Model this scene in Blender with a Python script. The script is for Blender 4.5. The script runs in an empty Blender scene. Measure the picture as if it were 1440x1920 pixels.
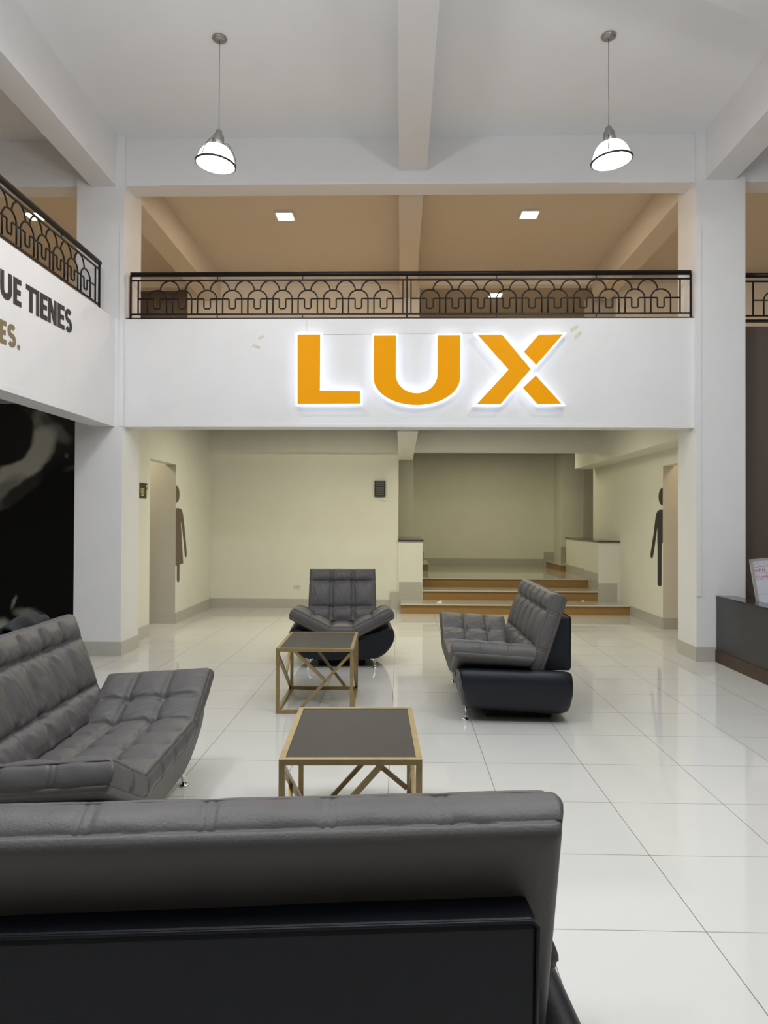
import bpy, math, random
from mathutils import Vector, Matrix, noise
PI = math.pi
scn = bpy.context.scene
COL = scn.collection

# ------------------------------------------------------------------ camera
cam_d = bpy.data.cameras.new('camera'); cam = bpy.data.objects.new('camera', cam_d); COL.objects.link(cam)
cam_d.sensor_fit = 'VERTICAL'; cam_d.sensor_height = 36; cam_d.lens = 1331 / 1920 * 36
cam_d.clip_start = 0.05; cam_d.clip_end = 100
Fw = Vector((-0.0240338, 0.9996558, 0.0105178)); Rt = Vector((0.9997021, 0.0239876, 0.0044997)); Up = Vector((-0.0042459, -0.0106228, 0.9999346))
M = Matrix((Rt, Up, -Fw)).transposed().to_4x4(); M.translation = Vector((0, 0, 1.52))
cam.matrix_world = M
scn.camera = cam

# ------------------------------------------------------------------ world, exposure, large lights
w = bpy.data.worlds.new('world'); scn.world = w; w.use_nodes = True
w.node_tree.nodes['Background'].inputs[0].default_value = (0.80, 0.86, 1.0, 1)
w.node_tree.nodes['Background'].inputs[1].default_value = 0.12
scn.view_settings.view_transform = 'Standard'; scn.view_settings.look = 'None'
scn.view_settings.exposure = 0.07; scn.view_settings.gamma = 1.0; scn.view_settings.use_curve_mapping = False

def area(name, loc, rot, sx, sy, power, color):
    d = bpy.data.lights.new(name, 'AREA'); d.shape = 'RECTANGLE'; d.size = sx; d.size_y = sy; d.energy = power; d.color = color
    o = bpy.data.objects.new(name, d); COL.objects.link(o); o.location = loc; o.rotation_euler = rot
    return o
area('hall_fill_panel', (0.3, 2.6, 5.3), (0, 0, 0), 5.0, 3.0, 182, (0.94, 0.972, 1.0))  # added fill panel, stands in for the unseen hall lighting
for lx, ly in ((-1.7, 2.4), (1.8, 2.4)):  # added point fills that lift the ceiling and pillars; no pendants hang here
    d = bpy.data.lights.new('hall_fill_point', 'POINT'); d.energy = 96; d.color = (.96, .98, 1); d.shadow_soft_size = .2
    o = bpy.data.objects.new('hall_fill_point', d); COL.objects.link(o); o.location = (lx, ly, 4.2)
area('alcove_light', (0.0, 9.8, 3.0), (0, 0, 0), 4.2, 0.7, 98, (1.0, 0.94, 0.70))
area('landing_light', (1.9, 14.0, 3.03), (0, 0, 0), 1.8, 0.8, 28, (1.0, 0.93, 0.60))
area('passage_fill', (-4.1, 9.5, 2.85), (0, 0, 0), .5, 0.5, 15, (1.0, 0.90, 0.66))  # both passage lamps are added fill to brighten the dark doorways
area('passage_fill', (4.3, 9.3, 2.85), (0, 0, 0), .5, 0.5, 8, (1.0, 0.84, 0.58))

# ------------------------------------------------------------------ materials
def mat(name, col, rough=0.6, metal=0.0, spec=0.5, emit=None, estr=0.0, coat=0.0, noise_amt=0.0, noise_scale=8.0, bump=0.0, bump_scale=120.0):
    m = bpy.data.materials.new(name); m.use_nodes = True
    nt = m.node_tree; b = nt.nodes['Principled BSDF']
    b.inputs['Base Color'].default_value = (*col, 1); b.inputs['Roughness'].default_value = rough
    b.inputs['Metallic'].default_value = metal; b.inputs['Specular IOR Level'].default_value = spec
    b.inputs['Coat Weight'].default_value = coat
    if emit: b.inputs['Emission Color'].default_value = (*emit, 1); b.inputs['Emission Strength'].default_value = estr
    tc = nt.nodes.new('ShaderNodeTexCoord')
    n = nt.nodes.new('ShaderNodeTexNoise'); n.inputs['Scale'].default_value = noise_scale; n.inputs['Detail'].default_value = 5
    nt.links.new(tc.outputs['Object'], n.inputs['Vector'])
    mx = nt.nodes.new('ShaderNodeMixRGB'); mx.blend_type = 'MULTIPLY'; mx.inputs[0].default_value = 1
    mx.inputs[1].default_value = (*col, 1)
    mr = nt.nodes.new('ShaderNodeMapRange'); mr.inputs[1].default_value = .3; mr.inputs[2].default_value = .7
    mr.inputs[3].default_value = 1 - noise_amt; mr.inputs[4].default_value = 1.0
    nt.links.new(n.outputs['Fac'], mr.inputs[0]); nt.links.new(mr.outputs[0], mx.inputs[2])
    nt.links.new(mx.outputs[0], b.inputs['Base Color'])
    if bump:
        n2 = nt.nodes.new('ShaderNodeTexNoise'); n2.inputs['Scale'].default_value = bump_scale; n2.inputs['Detail'].default_value = 3
        nt.links.new(tc.outputs['Object'], n2.inputs['Vector'])
        bp = nt.nodes.new('ShaderNodeBump'); bp.inputs['Strength'].default_value = bump; bp.inputs['Distance'].default_value = .004
        nt.links.new(n2.outputs['Fac'], bp.inputs['Height']); nt.links.new(bp.outputs[0], b.inputs['Normal'])
    return m
WHITE = mat('white_wall_paint', (.80, .795, .80), .55, noise_amt=.03, noise_scale=3, bump=.25, bump_scale=14)
CEIL = mat('ceiling_paint', (.88, .89, .91), .7, noise_amt=.03, noise_scale=2, bump=.15, bump_scale=10)
CREAM = mat('yellow_lit_paint', (.78, .765, .69), .5, noise_amt=.03, noise_scale=3, bump=.2, bump_scale=12)  # white alcove paint with some of the yellow lamplight mixed into the colour
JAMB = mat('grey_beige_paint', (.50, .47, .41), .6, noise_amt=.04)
TAN = mat('warm_lit_paint', (.72, .655, .56), .6, noise_amt=.03)  # white paint toned tan, the warm dim gallery light put into the colour
BROWNW = mat('brown_wall_paint', (.105, .078, .060), .55, noise_amt=.05)
TANW = mat('bright_warm_lit_paint', (.90, .84, .75), .6, noise_amt=.03)  # lighter copy of TAN, for gallery walls that catch more light
DARKB = mat('dark_brown_paint', (.40, .30, .23), .6, noise_amt=.04)
SKIRT = mat('skirting_tile', (.50, .475, .425), .25, noise_amt=.05, noise_scale=20)
RISER = mat('ochre_riser', (.33, .185, .055), .4, noise_amt=.08, noise_scale=15)
BLACKI = mat('black_iron', (.008, .007, .007), .45, spec=.25)
GREY = mat('grey_leatherette', (.100, .095, .094), .46, spec=.30, noise_amt=.08, noise_scale=9, bump=.22, bump_scale=170)
NAVY = mat('navy_black_leatherette', (.0065, .008, .013), .45, spec=.33, noise_amt=.08, bump=.2, bump_scale=190)
BLACK = mat('matte_black', (.008, .008, .009), .7)
CHROME = mat('chrome', (.85, .85, .86), .08, metal=1.0)
NICKEL = mat('brushed_nickel', (.36, .35, .33), .35, metal=.85)
RIM = mat('dark_nickel', (.035, .034, .033), .5, metal=0.0, spec=.2)
BRASS = mat('brushed_brass_paint', (.37, .275, .13), .36, metal=.55, noise_amt=.22, noise_scale=14)
TTOP = mat('dark_smoked_top', (.040, .037, .038), .45, spec=.14, noise_amt=.06)
COUNTER = mat('charcoal_laminate', (.030, .032, .036), .35, noise_amt=.1, bump=.2, bump_scale=60)
CTOP = mat('dark_glass_top', (.03, .03, .033), .08)
WOOD = mat('dark_walnut_base', (.075, .038, .022), .45, noise_amt=.5, noise_scale=22)
SLAB = mat('dark_granite', (.06, .055, .05), .12, noise_amt=.5, noise_scale=60)
NOSE = mat('tile_nosing', (.62, .58, .50), .3)
SIGNK = mat('black_sign_plastic', (.012, .012, .012), .4)
GOLD = mat('gold_vinyl', (.55, .42, .12), .4)
LETK = mat('black_vinyl', (.020, .018, .016), .5)
LETG = mat('bronze_vinyl', (.23, .17, .085), .45, metal=.2)
DECB = mat('brown_vinyl', (.115, .080, .055), .5)
DECK = mat('charcoal_vinyl', (.020, .021, .022), .5)
PLAST = mat('white_plastic', (.75, .75, .72), .4)
TAPE = mat('yellowed_tape', (.66, .62, .48), .5)
BOARD = mat('whiteboard', (.62, .62, .70), .15)
ALU = mat('aluminium', (.55, .55, .52), .3, metal=.6)
MRED = mat('red_marker', (.50, .03, .05), .5)
MPINK = mat('faded_purple_marker', (.42, .30, .42), .5)
MBLK = mat('dark_marker', (.10, .10, .12), .5)
SHADE = mat('lit_glass_shade', (.9, .9, .9), .2, emit=(1, .985, .96), estr=2.6)
BULB = mat('lit_bulb', (1, 1, 1), .3, emit=(1, 1, 1), estr=9)
PANEL = mat('lit_panel', (1, 1, 1), .3, emit=(1, .90, .70), estr=7)
SIGNW = mat('lit_white_acrylic', (.9, .92, 1), .3, emit=(.90, .95, 1), estr=.62)
SIGNL = mat('led_strip', (.9, .92, 1), .3, emit=(.80, .87, 1), estr=1.3)
ORANGE = mat('lit_orange_acrylic', (.42, .17, .0), .35, emit=(1, .41, .006), estr=.42, noise_amt=.05, spec=.05)
CLOTH = mat('dark_denim_cloth', (.012, .013, .017), .85, bump=.5, bump_scale=90)
PAPER = mat('paper', (.75, .72, .66), .8)

def tile_mat(name, col, x0, y0, line):
    m = mat(name, col, .06, spec=.55, noise_amt=.03, noise_scale=1.2)
    nt = m.node_tree; b = nt.nodes['Principled BSDF']
    tc = nt.nodes['Texture Coordinate'] if 'Texture Coordinate' in nt.nodes else nt.nodes.new('ShaderNodeTexCoord')
    sx = nt.nodes.new('ShaderNodeSeparateXYZ'); nt.links.new(tc.outputs['Object'], sx.inputs[0])
    outs = []
    for ax, o0 in ((0, x0), (1, y0)):
        a = nt.nodes.new('ShaderNodeMath'); a.operation = 'SUBTRACT'; a.inputs[1].default_value = o0 - 60.0; nt.links.new(sx.outputs[ax], a.inputs[0])
        d = nt.nodes.new('ShaderNodeMath'); d.operation = 'DIVIDE'; d.inputs[1].default_value = .6; nt.links.new(a.outputs[0], d.inputs[0])
        f = nt.nodes.new('ShaderNodeMath'); f.operation = 'FRACT'; nt.links.new(d.outputs[0], f.inputs[0])
        s = nt.nodes.new('ShaderNodeMath'); s.operation = 'SUBTRACT'; s.inputs[1].default_value = .5; nt.links.new(f.outputs[0], s.inputs[0])
        ab = nt.nodes.new('ShaderNodeMath'); ab.operation = 'ABSOLUTE'; nt.links.new(s.outputs[0], ab.inputs[0])
        g = nt.nodes.new('ShaderNodeMath'); g.operation = 'GREATER_THAN'; g.inputs[1].default_value = .5 - line / 1.2; nt.links.new(ab.outputs[0], g.inputs[0])
        outs.append(g)
    mxm = nt.nodes.new('ShaderNodeMath'); mxm.operation = 'MAXIMUM'
    nt.links.new(outs[0].outputs[0], mxm.inputs[0]); nt.links.new(outs[1].outputs[0], mxm.inputs[1])
    old = b.inputs['Base Color'].links[0].from_socket
    mix = nt.nodes.new('ShaderNodeMixRGB'); mix.inputs[2].default_value = (.16, .15, .135, 1)
    nt.links.new(mxm.outputs[0], mix.inputs[0]); nt.links.new(old, mix.inputs[1]); nt.links.new(mix.outputs[0], b.inputs['Base Color'])
    return m
FLOOR = tile_mat('polished_porcelain_tile', (.635, .628, .60), 1.135, 3.27, .0034)
TREAD = tile_mat('polished_step_tile', (.55, .53, .46), 1.135, 3.27, .003)

# ------------------------------------------------------------------ mesh helpers
class MB:
    def __init__(s): s.v = []; s.f = []
    def add(s, vs, fs):
        n = len(s.v); s.v += [tuple(p) for p in vs]; s.f += [tuple(i + n for i in f) for f in fs]; return s
    def box(s, x0, x1, y0, y1, z0, z1):
        return s.add([(x0, y0, z0), (x1, y0, z0), (x1, y1, z0), (x0, y1, z0), (x0, y0, z1), (x1, y0, z1), (x1, y1, z1), (x0, y1, z1)],
                     [(0, 3, 2, 1), (4, 5, 6, 7), (0, 1, 5, 4), (1, 2, 6, 5), (2, 3, 7, 6), (3, 0, 4, 7)])
    def prism(s, poly, fn, d0, d1):
        """extrude a 2-D polygon; fn(u, v, d) -> 3-D"""
        n = len(poly)
        vs = [fn(u, v, d0) for u, v in poly] + [fn(u, v, d1) for u, v in poly]
        fs = [tuple(range(n)), tuple(range(2 * n - 1, n - 1, -1))] + [(i, i + n, (i + 1) % n + n, (i + 1) % n) for i in range(n)]
        return s.add(vs, fs)
    def bar(s, a, b, w, t, side):
        """square bar from a to b, width w along side x dir, thickness t along side"""
        a = Vector(a); b = Vector(b); d = (b - a).normalized(); sd = Vector(side).normalized(); c = d.cross(sd).normalized()
        vs = []
        for p in (a, b):
            for i, j in ((-1, -1), (1, -1), (1, 1), (-1, 1)): vs.append(p + c * i * w / 2 + sd * j * t / 2)
        return s.add(vs, [(0, 3, 2, 1), (4, 5, 6, 7), (0, 1, 5, 4), (1, 2, 6, 5), (2, 3, 7, 6), (3, 0, 4, 7)])
    def tube(s, pts, r, n=8, closed=False):
        pts = [Vector(p) for p in pts]; m = len(pts); rs = r if isinstance(r, (list, tuple)) else [r] * m
        prev = None; vs = []
        for i, p in enumerate(pts):
            if closed: t = (pts[(i + 1) % m] - pts[i - 1]).normalized()
            else: t = (pts[min(i + 1, m - 1)] - pts[max(i - 1, 0)]).normalized()
            if prev is None:
                ref = Vector((0, 0, 1)) if abs(t.z) < .9 else Vector((1, 0, 0)); u = t.cross(ref).normalized()
            else: u = (prev - t * prev.dot(t)).normalized()
            prev = u; q = t.cross(u)
            for k in range(n): a = 2 * PI * k / n; vs.append(p + (u * math.cos(a) + q * math.sin(a)) * rs[i])
        fs = []
        for i in range(m if closed else m - 1):
            for k in range(n):
                a = i * n + k; b = i * n + (k + 1) % n; c = ((i + 1) % m) * n + (k + 1) % n; d = ((i + 1) % m) * n + k
                fs.append((a, b, c, d))
        if not closed: fs += [tuple(range(n - 1, -1, -1)), tuple(range((m - 1) * n, m * n))]
        return s.add(vs, fs)
    def lathe(s, prof, n=32, fn=lambda p: p):
        vs = []; fs = []
        for r, z in prof:
            for k in range(n): a = 2 * PI * k / n; vs.append(fn(Vector((r * math.cos(a), r * math.sin(a), z))))
        for i in range(len(prof) - 1):
            for k in range(n): fs.append((i * n + k, i * n + (k + 1) % n, (i + 1) * n + (k + 1) % n, (i + 1) * n + k))
        return s.add(vs, fs)
    def build(s, name, m, parent=None, smooth=False, bevel=0.0, kind=None):
        me = bpy.data.meshes.new(name); me.from_pydata(s.v, [], s.f); me.validate(); me.materials.append(m)
        import bmesh as _bm
        bm = _bm.new(); bm.from_mesh(me); _bm.ops.recalc_face_normals(bm, faces=bm.faces); bm.to_mesh(me); bm.free()
        if smooth:
            for p in me.polygons: p.use_smooth = True
        o = bpy.data.objects.new(name, me); COL.objects.link(o)
        if parent: o.parent = parent
        if bevel:
            b = o.modifiers.new('bevel', 'BEVEL'); b.width = bevel; b.segments = 2; b.limit_method = 'ANGLE'
        if kind: o['kind'] = kind
        return o
def struct(name, m, *boxes, kind='structure', bevel=0.0):
    b = MB()
    for q in boxes: b.box(*q)
    return b.build(name, m, kind=kind, bevel=bevel)
def tag(o, label, cat, group=None):
    o['label'] = label; o['category'] = cat
    if group: o['group'] = group
    return o
def thing(name, label, cat, loc=(0, 0, 0), rz=0.0, group=None):
    o = bpy.data.objects.new(name, None); COL.objects.link(o); o.location = loc; o.rotation_euler = (0, 0, rz); o.empty_display_size = .1
    return tag(o, label, cat, group)
def copy_tree(o, parent=None):
    c = o.copy(); COL.objects.link(c); c.parent = parent
    for ch in list(o.children): copy_tree(ch, c)
    return c

# ------------------------------------------------------------------ the shell
LX0, LX1 = -3.62, -3.09       # left pillar
RX0, RX1 = 3.205, 3.73        # right pillar
YP = 7.78                     # pillar front
YF = 7.84                     # fascia front
ZF0, ZF1 = 2.54, 3.745        # fascia
ZB, ZC = 5.24, 5.77           # front beam bottom, hall ceiling
struct('floor', FLOOR, (-7, 9, -6, 16.3, -.1, 0))
struct('ceiling', CEIL, (-7, 9, -6, YF + .26, ZC, ZC + .15))
struct('ceiling', TAN, (-7, 9, YF + .26, 18, 5.68, 5.8))
struct('wall_front', WHITE, (LX1, RX0, YF, YF + .24, ZF0, ZF1))
struct('trim_1', WHITE, (-2.78, 2.9, YF - .012, YF, ZF0 - .0, ZF0 + .032))
# pillars
struct('column_left', WHITE, (LX0, LX1, YP, 8.30, 0, ZC))
struct('column_right', WHITE, (RX0, RX1, YP, 8.30, 0, ZC))
struct('trim_2', WHITE, (LX1 - .045, LX1 + .004, YP - .008, YP + .05, ZF0, 4.75))
struct('trim_3', WHITE, (RX0 - .004, RX0 + .05, YP - .008, YP + .05, .7, 4.75))
# front beam
struct('beam_front', WHITE, (-7, 9, YF, YF + .26, ZB, ZC))
struct('trim_4', WHITE, (-2.7, 2.4, YF - .012, YF, ZB + .0, ZB + .03))
# side beams of the hall
struct('beam_left', WHITE, (-3.46, -3.18, -6, YP, 5.21, ZC))
struct('beam_right', WHITE, (3.30, 3.62, -6, YP, 5.24, ZC))
struct('beam_middle', WHITE, (-.04, .27, -6, YF, 5.39, ZC))
# diagonal dropped beam near top right
b = MB(); e0 = Vector((2.203, 5.261, 0)); e1 = Vector((2.825, 5.526, 0)); d = (e1 - e0).normalized(); nn = Vector((d.y, -d.x, 0))
q = [e0 - d * 1.2, e0 + d * 1.22, e0 + d * 1.22 + nn * .9, e0 - d * 1.2 + nn * .9]
b.prism([(p.x, p.y) for p in q], lambda u, v, z: (u, v, z), 5.37, ZC - .002).build('beam_diagonal', WHITE, kind='structure')
# left fascia and gallery slabs
struct('wall_left', WHITE, (-3.42, -3.18, -6, YP, 2.535, 3.735))
b = MB().box(-3.18, -3.168, -6, 7.2, 2.535, 2.585); b.build('trim_5', WHITE, kind='structure')
struct('gallery_floor_left', TAN, (-7, -3.42, -6, 18, 2.95, 3.15))
struct('gallery_floor_back', TAN, (-3.42, 9, YF + .24, 18, 3.05, 3.20))
struct('gallery_beam_left', TAN, (-3.40, -3.09, 8.30, 12.0, ZB, 5.68))
struct('gallery_beam_middle', TAN, (-.04, .24, YF + .26, 12.0, ZB + .03, 5.68))
struct('gallery_beam_right', TAN, (3.205, 3.5, 8.30, 12.0, ZB, 5.68))
# gallery back wall: solid left of the middle, opening to a deeper room right of it
struct('wall_gallery', TANW, (-3.66, .30, 12.0, 12.2, 3.15, 5.68), (3.60, 9, 12.0, 12.2, 3.15, 5.68), (.30, 3.60, 12.0, 12.2, 5.50, 5.68), (-4.6, -3.66, 12.0, 12.2, 5.47, 5.68), (-7, -4.6, 12.0, 12.2, 3.15, 5.68))
struct('trim_6', TANW, (-3.66, .29, 11.97, 12.0, 5.47, 5.51), (3.61, 9, 11.97, 12.0, 5.47, 5.51))
struct('wall_gallery_recess', DARKB, (-4.7, -3.6, 12.7, 12.8, 3.15, 5.6), (-3.66, -3.6, 12.2, 12.7, 3.15, 5.6))
struct('wall_gallery_far', TAN, (-3.0, 9, 15.6, 15.8, 3.15, 5.7))
struct('pier_gallery', JAMB, (3.15, 3.60, 12.1, 12.3, 3.15, 5.3))
struct('wall_gallery_left', TAN, (-7.1, -7, -6, 18, 3.15, 5.77))
struct('wall_behind', JAMB, (-7, 9, -6.1, -6, 0, 5.77))
struct('gallery_beam_side', TAN, (-7, -3.46, 2.0, 2.3, 5.24, 5.77))
# ground-floor left: mural wall and the outer walls
struct('wall_mural', WHITE, (-7, LX0, 8.66, 8.8, 0, 2.95))
struct('wall_far_left', WHITE, (-7.1, -7, -6, 8.8, 0, 3.15))
# right: brown wall under the right gallery
struct('wall_right', BROWNW, (RX1, 9, 7.95, 8.1, 0, 3.68))
struct('wall_far_right', WHITE, (9, 9.1, -6, 18, 0, 5.8))

# alcove
WL, WR, YB = -3.26, 3.68, 12.12
struct('wall_alcove_left', CREAM, (WL - .15, WL, 8.30, 9.14, 0, 3.05), (WL - .15, WL, 10.2, YB, 0, 3.05), (WL - .15, WL, 9.14, 10.2, 2.30, 3.05))
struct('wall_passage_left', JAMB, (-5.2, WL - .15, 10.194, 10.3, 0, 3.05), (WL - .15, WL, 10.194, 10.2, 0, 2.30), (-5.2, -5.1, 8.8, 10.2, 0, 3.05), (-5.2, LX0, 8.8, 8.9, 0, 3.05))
struct('ceiling_passage_left', CREAM, (-5.2, WL - .15, 8.8, 10.3, 2.9, 3.05))
struct('wall_alcove_right', CREAM, (WR, WR + .15, 8.30, 9.30, 0, 3.05), (WR, WR + .15, 10.07, 13.7, 0, 3.05), (WR, WR + .15, 9.30, 10.07, 2.29, 3.05))
struct('wall_passage_right', TAN, (WR + .15, 5.4, 10.064, 10.2, 0, 3.05), (WR, WR + .15, 10.064, 10.07, 0, 2.29), (5.3, 5.4, 8.4, 10.07, 0, 3.05), (RX1, 5.4, 8.3, 8.4, 0, 3.05))
struct('ceiling_passage_right', CREAM, (WR + .15, 5.4, 8.4, 10.2, 2.9, 3.05))
struct('wall_back', CREAM, (WL, -.045, YB, YB + .15, 0, 3.05))
struct('ceiling_alcove', CREAM, (WL, WR, 8.08, 16.4, 3.05, 3.06))
struct('beam_alcove_middle', CREAM, (-.045, .19, 8.08, 11.85, 2.52, 3.05))
struct('beam_alcove_back', CREAM, (WL, WR, 11.95, YB + .06, 2.66, 3.05))
struct('beam_alcove_side', CREAM, (3.31, WR, 8.30, 13.6, 2.50, 3.05))
# landing and stairs
YS = [11.48, 12.1, 12.7]
b = MB()
struct('step_1', TREAD, (0.0, WR, YS[0] - .02, YS[1] + .1, .145, .16))
struct('step_2', TREAD, (.14, 3.60, YS[1] - .02, YS[2] + .1, .305, .32))
struct('step_3', TREAD, (-.6, 4.9, YS[2] - .02, 16.25, .465, .48))
struct('riser_1', RISER, (0.0, WR, YS[0], YS[0] + .5, 0, .145))
struct('riser_2', RISER, (.14, 3.60, YS[1], YS[1] + .5, .16, .305))
struct('riser_3', RISER, (.35, 3.33, YS[2], YS[2] + .5, .32, .465))
struct('trim_7', NOSE, (0.0, WR, YS[0] - .028, YS[0] - .018, .142, .162), (.14, 3.6, YS[1] - .028, YS[1] - .018, .302, .322), (.37, 3.33, YS[2] - .028, YS[2] - .018, .462, .482))
# side steps off the landing
struct('step_4', TREAD, (3.20, 4.9, 14.4, 15.85, .61, .625))
struct('riser_4', RISER, (3.22, 4.9, 14.42, 15.83, .48, .61))
struct('step_5', TREAD, (-.6, .57, 14.4, 15.85, .61, .625))
struct('riser_5', RISER, (-.6, .55, 14.42, 15.83, .48, .61))
struct('wall_landing', CREAM, (-1.6, 5.0, 16.2, 16.35, .4, 3.2))
struct('column_landing_right', CREAM, (3.47, 3.93, 15.5, 16.2, .48, 3.05))
struct('column_landing_left', CREAM, (-.5, .26, 15.0, 16.2, .48, 3.05))
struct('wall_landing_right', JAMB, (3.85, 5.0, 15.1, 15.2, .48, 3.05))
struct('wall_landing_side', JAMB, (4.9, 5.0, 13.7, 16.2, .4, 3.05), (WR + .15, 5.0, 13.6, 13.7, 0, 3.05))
struct('wall_landing_left', CREAM, (-1.6, -1.5, YB + .15, 16.2, 0, 3.05))
# low walls with dark stone tops
struct('wall_low_left', CREAM, (-.045, .37, 12.08, 14.3, 0, 1.15))
struct('wall_low_right', CREAM, (3.33, WR, 12.06, 14.4, 0, 1.15))
struct('trim_8', SLAB, (-.05, .385, 12.05, 14.35, 1.15, 1.175))
struct('trim_9', SLAB, (3.315, 3.71, 12.03, 14.45, 1.15, 1.175))
# skirting tiles
def skirt(name, *bx): struct(name, SKIRT, *bx)
H = .155; t = .012
skirt('baseboard_back', (WL, -.18, YB - t, YB, 0, H))
skirt('baseboard_left', (WL, WL + t, 8.30, 9.14, 0, H), (WL, WL + t, 10.2, YB - t, 0, H))
skirt('baseboard_passage_left', (-4.9, WL, 10.194 - t, 10.194, 0, H))
skirt('baseboard_right', (WR - t, WR, 8.30, 9.3, 0, H), (WR - t, WR, 10.07, YS[0], 0, H))
skirt('baseboard_passage_right', (WR, 5.1, 10.064 - t, 10.064, 0, H))
skirt('baseboard_column_left', (LX0, LX1 + t, YP - t, YP, 0, H), (LX1, LX1 + t, YP, 8.30, 0, H))
skirt('baseboard_column_right', (RX0 - t, RX1, YP - t, YP, 0, H), (RX0 - t, RX0, YP, 8.30, 0, H))
skirt('baseboard_stair_left', (-.18, -.03, YB - t - .03, YB - .03, 0, .29), (-.03, .36, 12.08 - t, 12.08, 0, .46))
skirt('baseboard_stair_right', (3.33, 3.64, 12.06 - t, 12.06, .16, .46), (3.33 - t, 3.33, 12.06, 13.0, .32, .62), (3.33 - t, 3.33, 13.0, 14.4, .48, .64))
skirt('baseboard_landing', (.52, 3.24, 16.2 - t, 16.2, .48, .64), (.26, .52, 16.2 - 2 * t, 16.2, .48, .80), (3.24, 3.50, 16.2 - 2 * t, 16.2, .48, .80), (3.47, 3.70, 15.5 - t, 15.5, .625, .95))

# ------------------------------------------------------------------ mural (flat print on its wall): black photograph with a pale hand and stones
def mural_material():
    m = bpy.data.materials.new('mural_print'); m.use_nodes = True; nt = m.node_tree; b = nt.nodes['Principled BSDF']
    b.inputs['Roughness'].default_value = .45; b.inputs['Specular IOR Level'].default_value = .25
    tc = nt.nodes.new('ShaderNodeTexCoord'); nz = nt.nodes.new('ShaderNodeTexNoise'); nz.inputs['Scale'].default_value = 5; nz.inputs['Detail'].default_value = 6
    nt.links.new(tc.outputs['Object'], nz.inputs['Vector'])
    sub = nt.nodes.new('ShaderNodeVectorMath'); sub.operation = 'MULTIPLY_ADD'; sub.inputs[1].default_value = (.10, .0, .10)
    nt.links.new(nz.outputs['Color'], sub.inputs[0]); nt.links.new(tc.outputs['Object'], sub.inputs[2])
    cur = None
    def blob(cx, cz, rx, rz, ang, soft, val):
        nonlocal cur
        mp = nt.nodes.new('ShaderNodeMapping'); mp.vector_type = 'TEXTURE'
        mp.inputs['Location'].default_value = (cx - .34 + .05, 0, cz + .05); mp.inputs['Rotation'].default_value = (0, ang, 0); mp.inputs['Scale'].default_value = (rx, 10, rz)
        nt.links.new(sub.outputs[0], mp.inputs['Vector'])
        ln = nt.nodes.new('ShaderNodeVectorMath'); ln.operation = 'LENGTH'; nt.links.new(mp.outputs[0], ln.inputs[0])
        mr = nt.nodes.new('ShaderNodeMapRange'); mr.interpolation_type = 'SMOOTHSTEP'; mr.inputs[1].default_value = 1 + soft; mr.inputs[2].default_value = 1 - soft
        mr.inputs[3].default_value = 0; mr.inputs[4].default_value = 1; nt.links.new(ln.outputs['Value'], mr.inputs[0])
        mx = nt.nodes.new('ShaderNodeMixRGB'); mx.inputs[2].default_value = (val * 2.5, val * 2.42, val * 2.12, 1)
        if cur is None: mx.inputs[1].default_value = (.0045, .0042, .004, 1)
        else: nt.links.new(cur, mx.inputs[1])
        nt.links.new(mr.outputs[0], mx.inputs[0]); cur = mx.outputs[0]
    # object coordinates of the print: x to the right edge (0), z height above floor
    blob(-.70, 2.62, .80, .40, 0, .6, .020)
    blob(-.52, 2.66, .085, .26, .15, .5, .12)
    blob(-.24, 2.56, .15, .075, .8, .5, .09)
    blob(-.40, 2.72, .10, .06, .8, .5, .06)
    blob(-.66, 2.24, .50, .215, -.85, .16, .27)
    blob(-.98, 2.56, .42, .40, 0, .07, .008)
    blob(-.95, 1.80, .32, .12, -.7, .4, .12)
    blob(-.72, 1.86, .34, .085, -.65, .3, .018)
    blob(-.16, 2.30, .03, .03, 0, .5, .06)
    blob(-.08, 2.14, .09, .03, -.3, .8, .03)
    blob(-.60, .33, .16, .06, .2, .6, .12)
    blob(-.70, .15, .10, .12, 0, .3, .28)
    blob(-.45, .20, .10, .08, 0, .5, .15)
    blob(-.95, .12, .12, .14, 0, .4, .18)
    blob(-.79, .48, .025, .08, .4, .6, .12)
    blob(-1.3, .2, .2, .2, 0, .5, .12)
    blob(-2.2, 1.4, .6, .9, 0, .6, .03)
    nt.links.new(cur, b.inputs['Base Color'])
    return m
b = MB().box(-3.35, 0, -.01, 0, .02, 2.93)
mural = b.build('wall_mural_print', mural_material()); mural.location = (LX0 - .01, 8.655, 0)
tag(mural, 'large black wall print of a pale hand under the left gallery, behind the sofa', 'mural')

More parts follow.
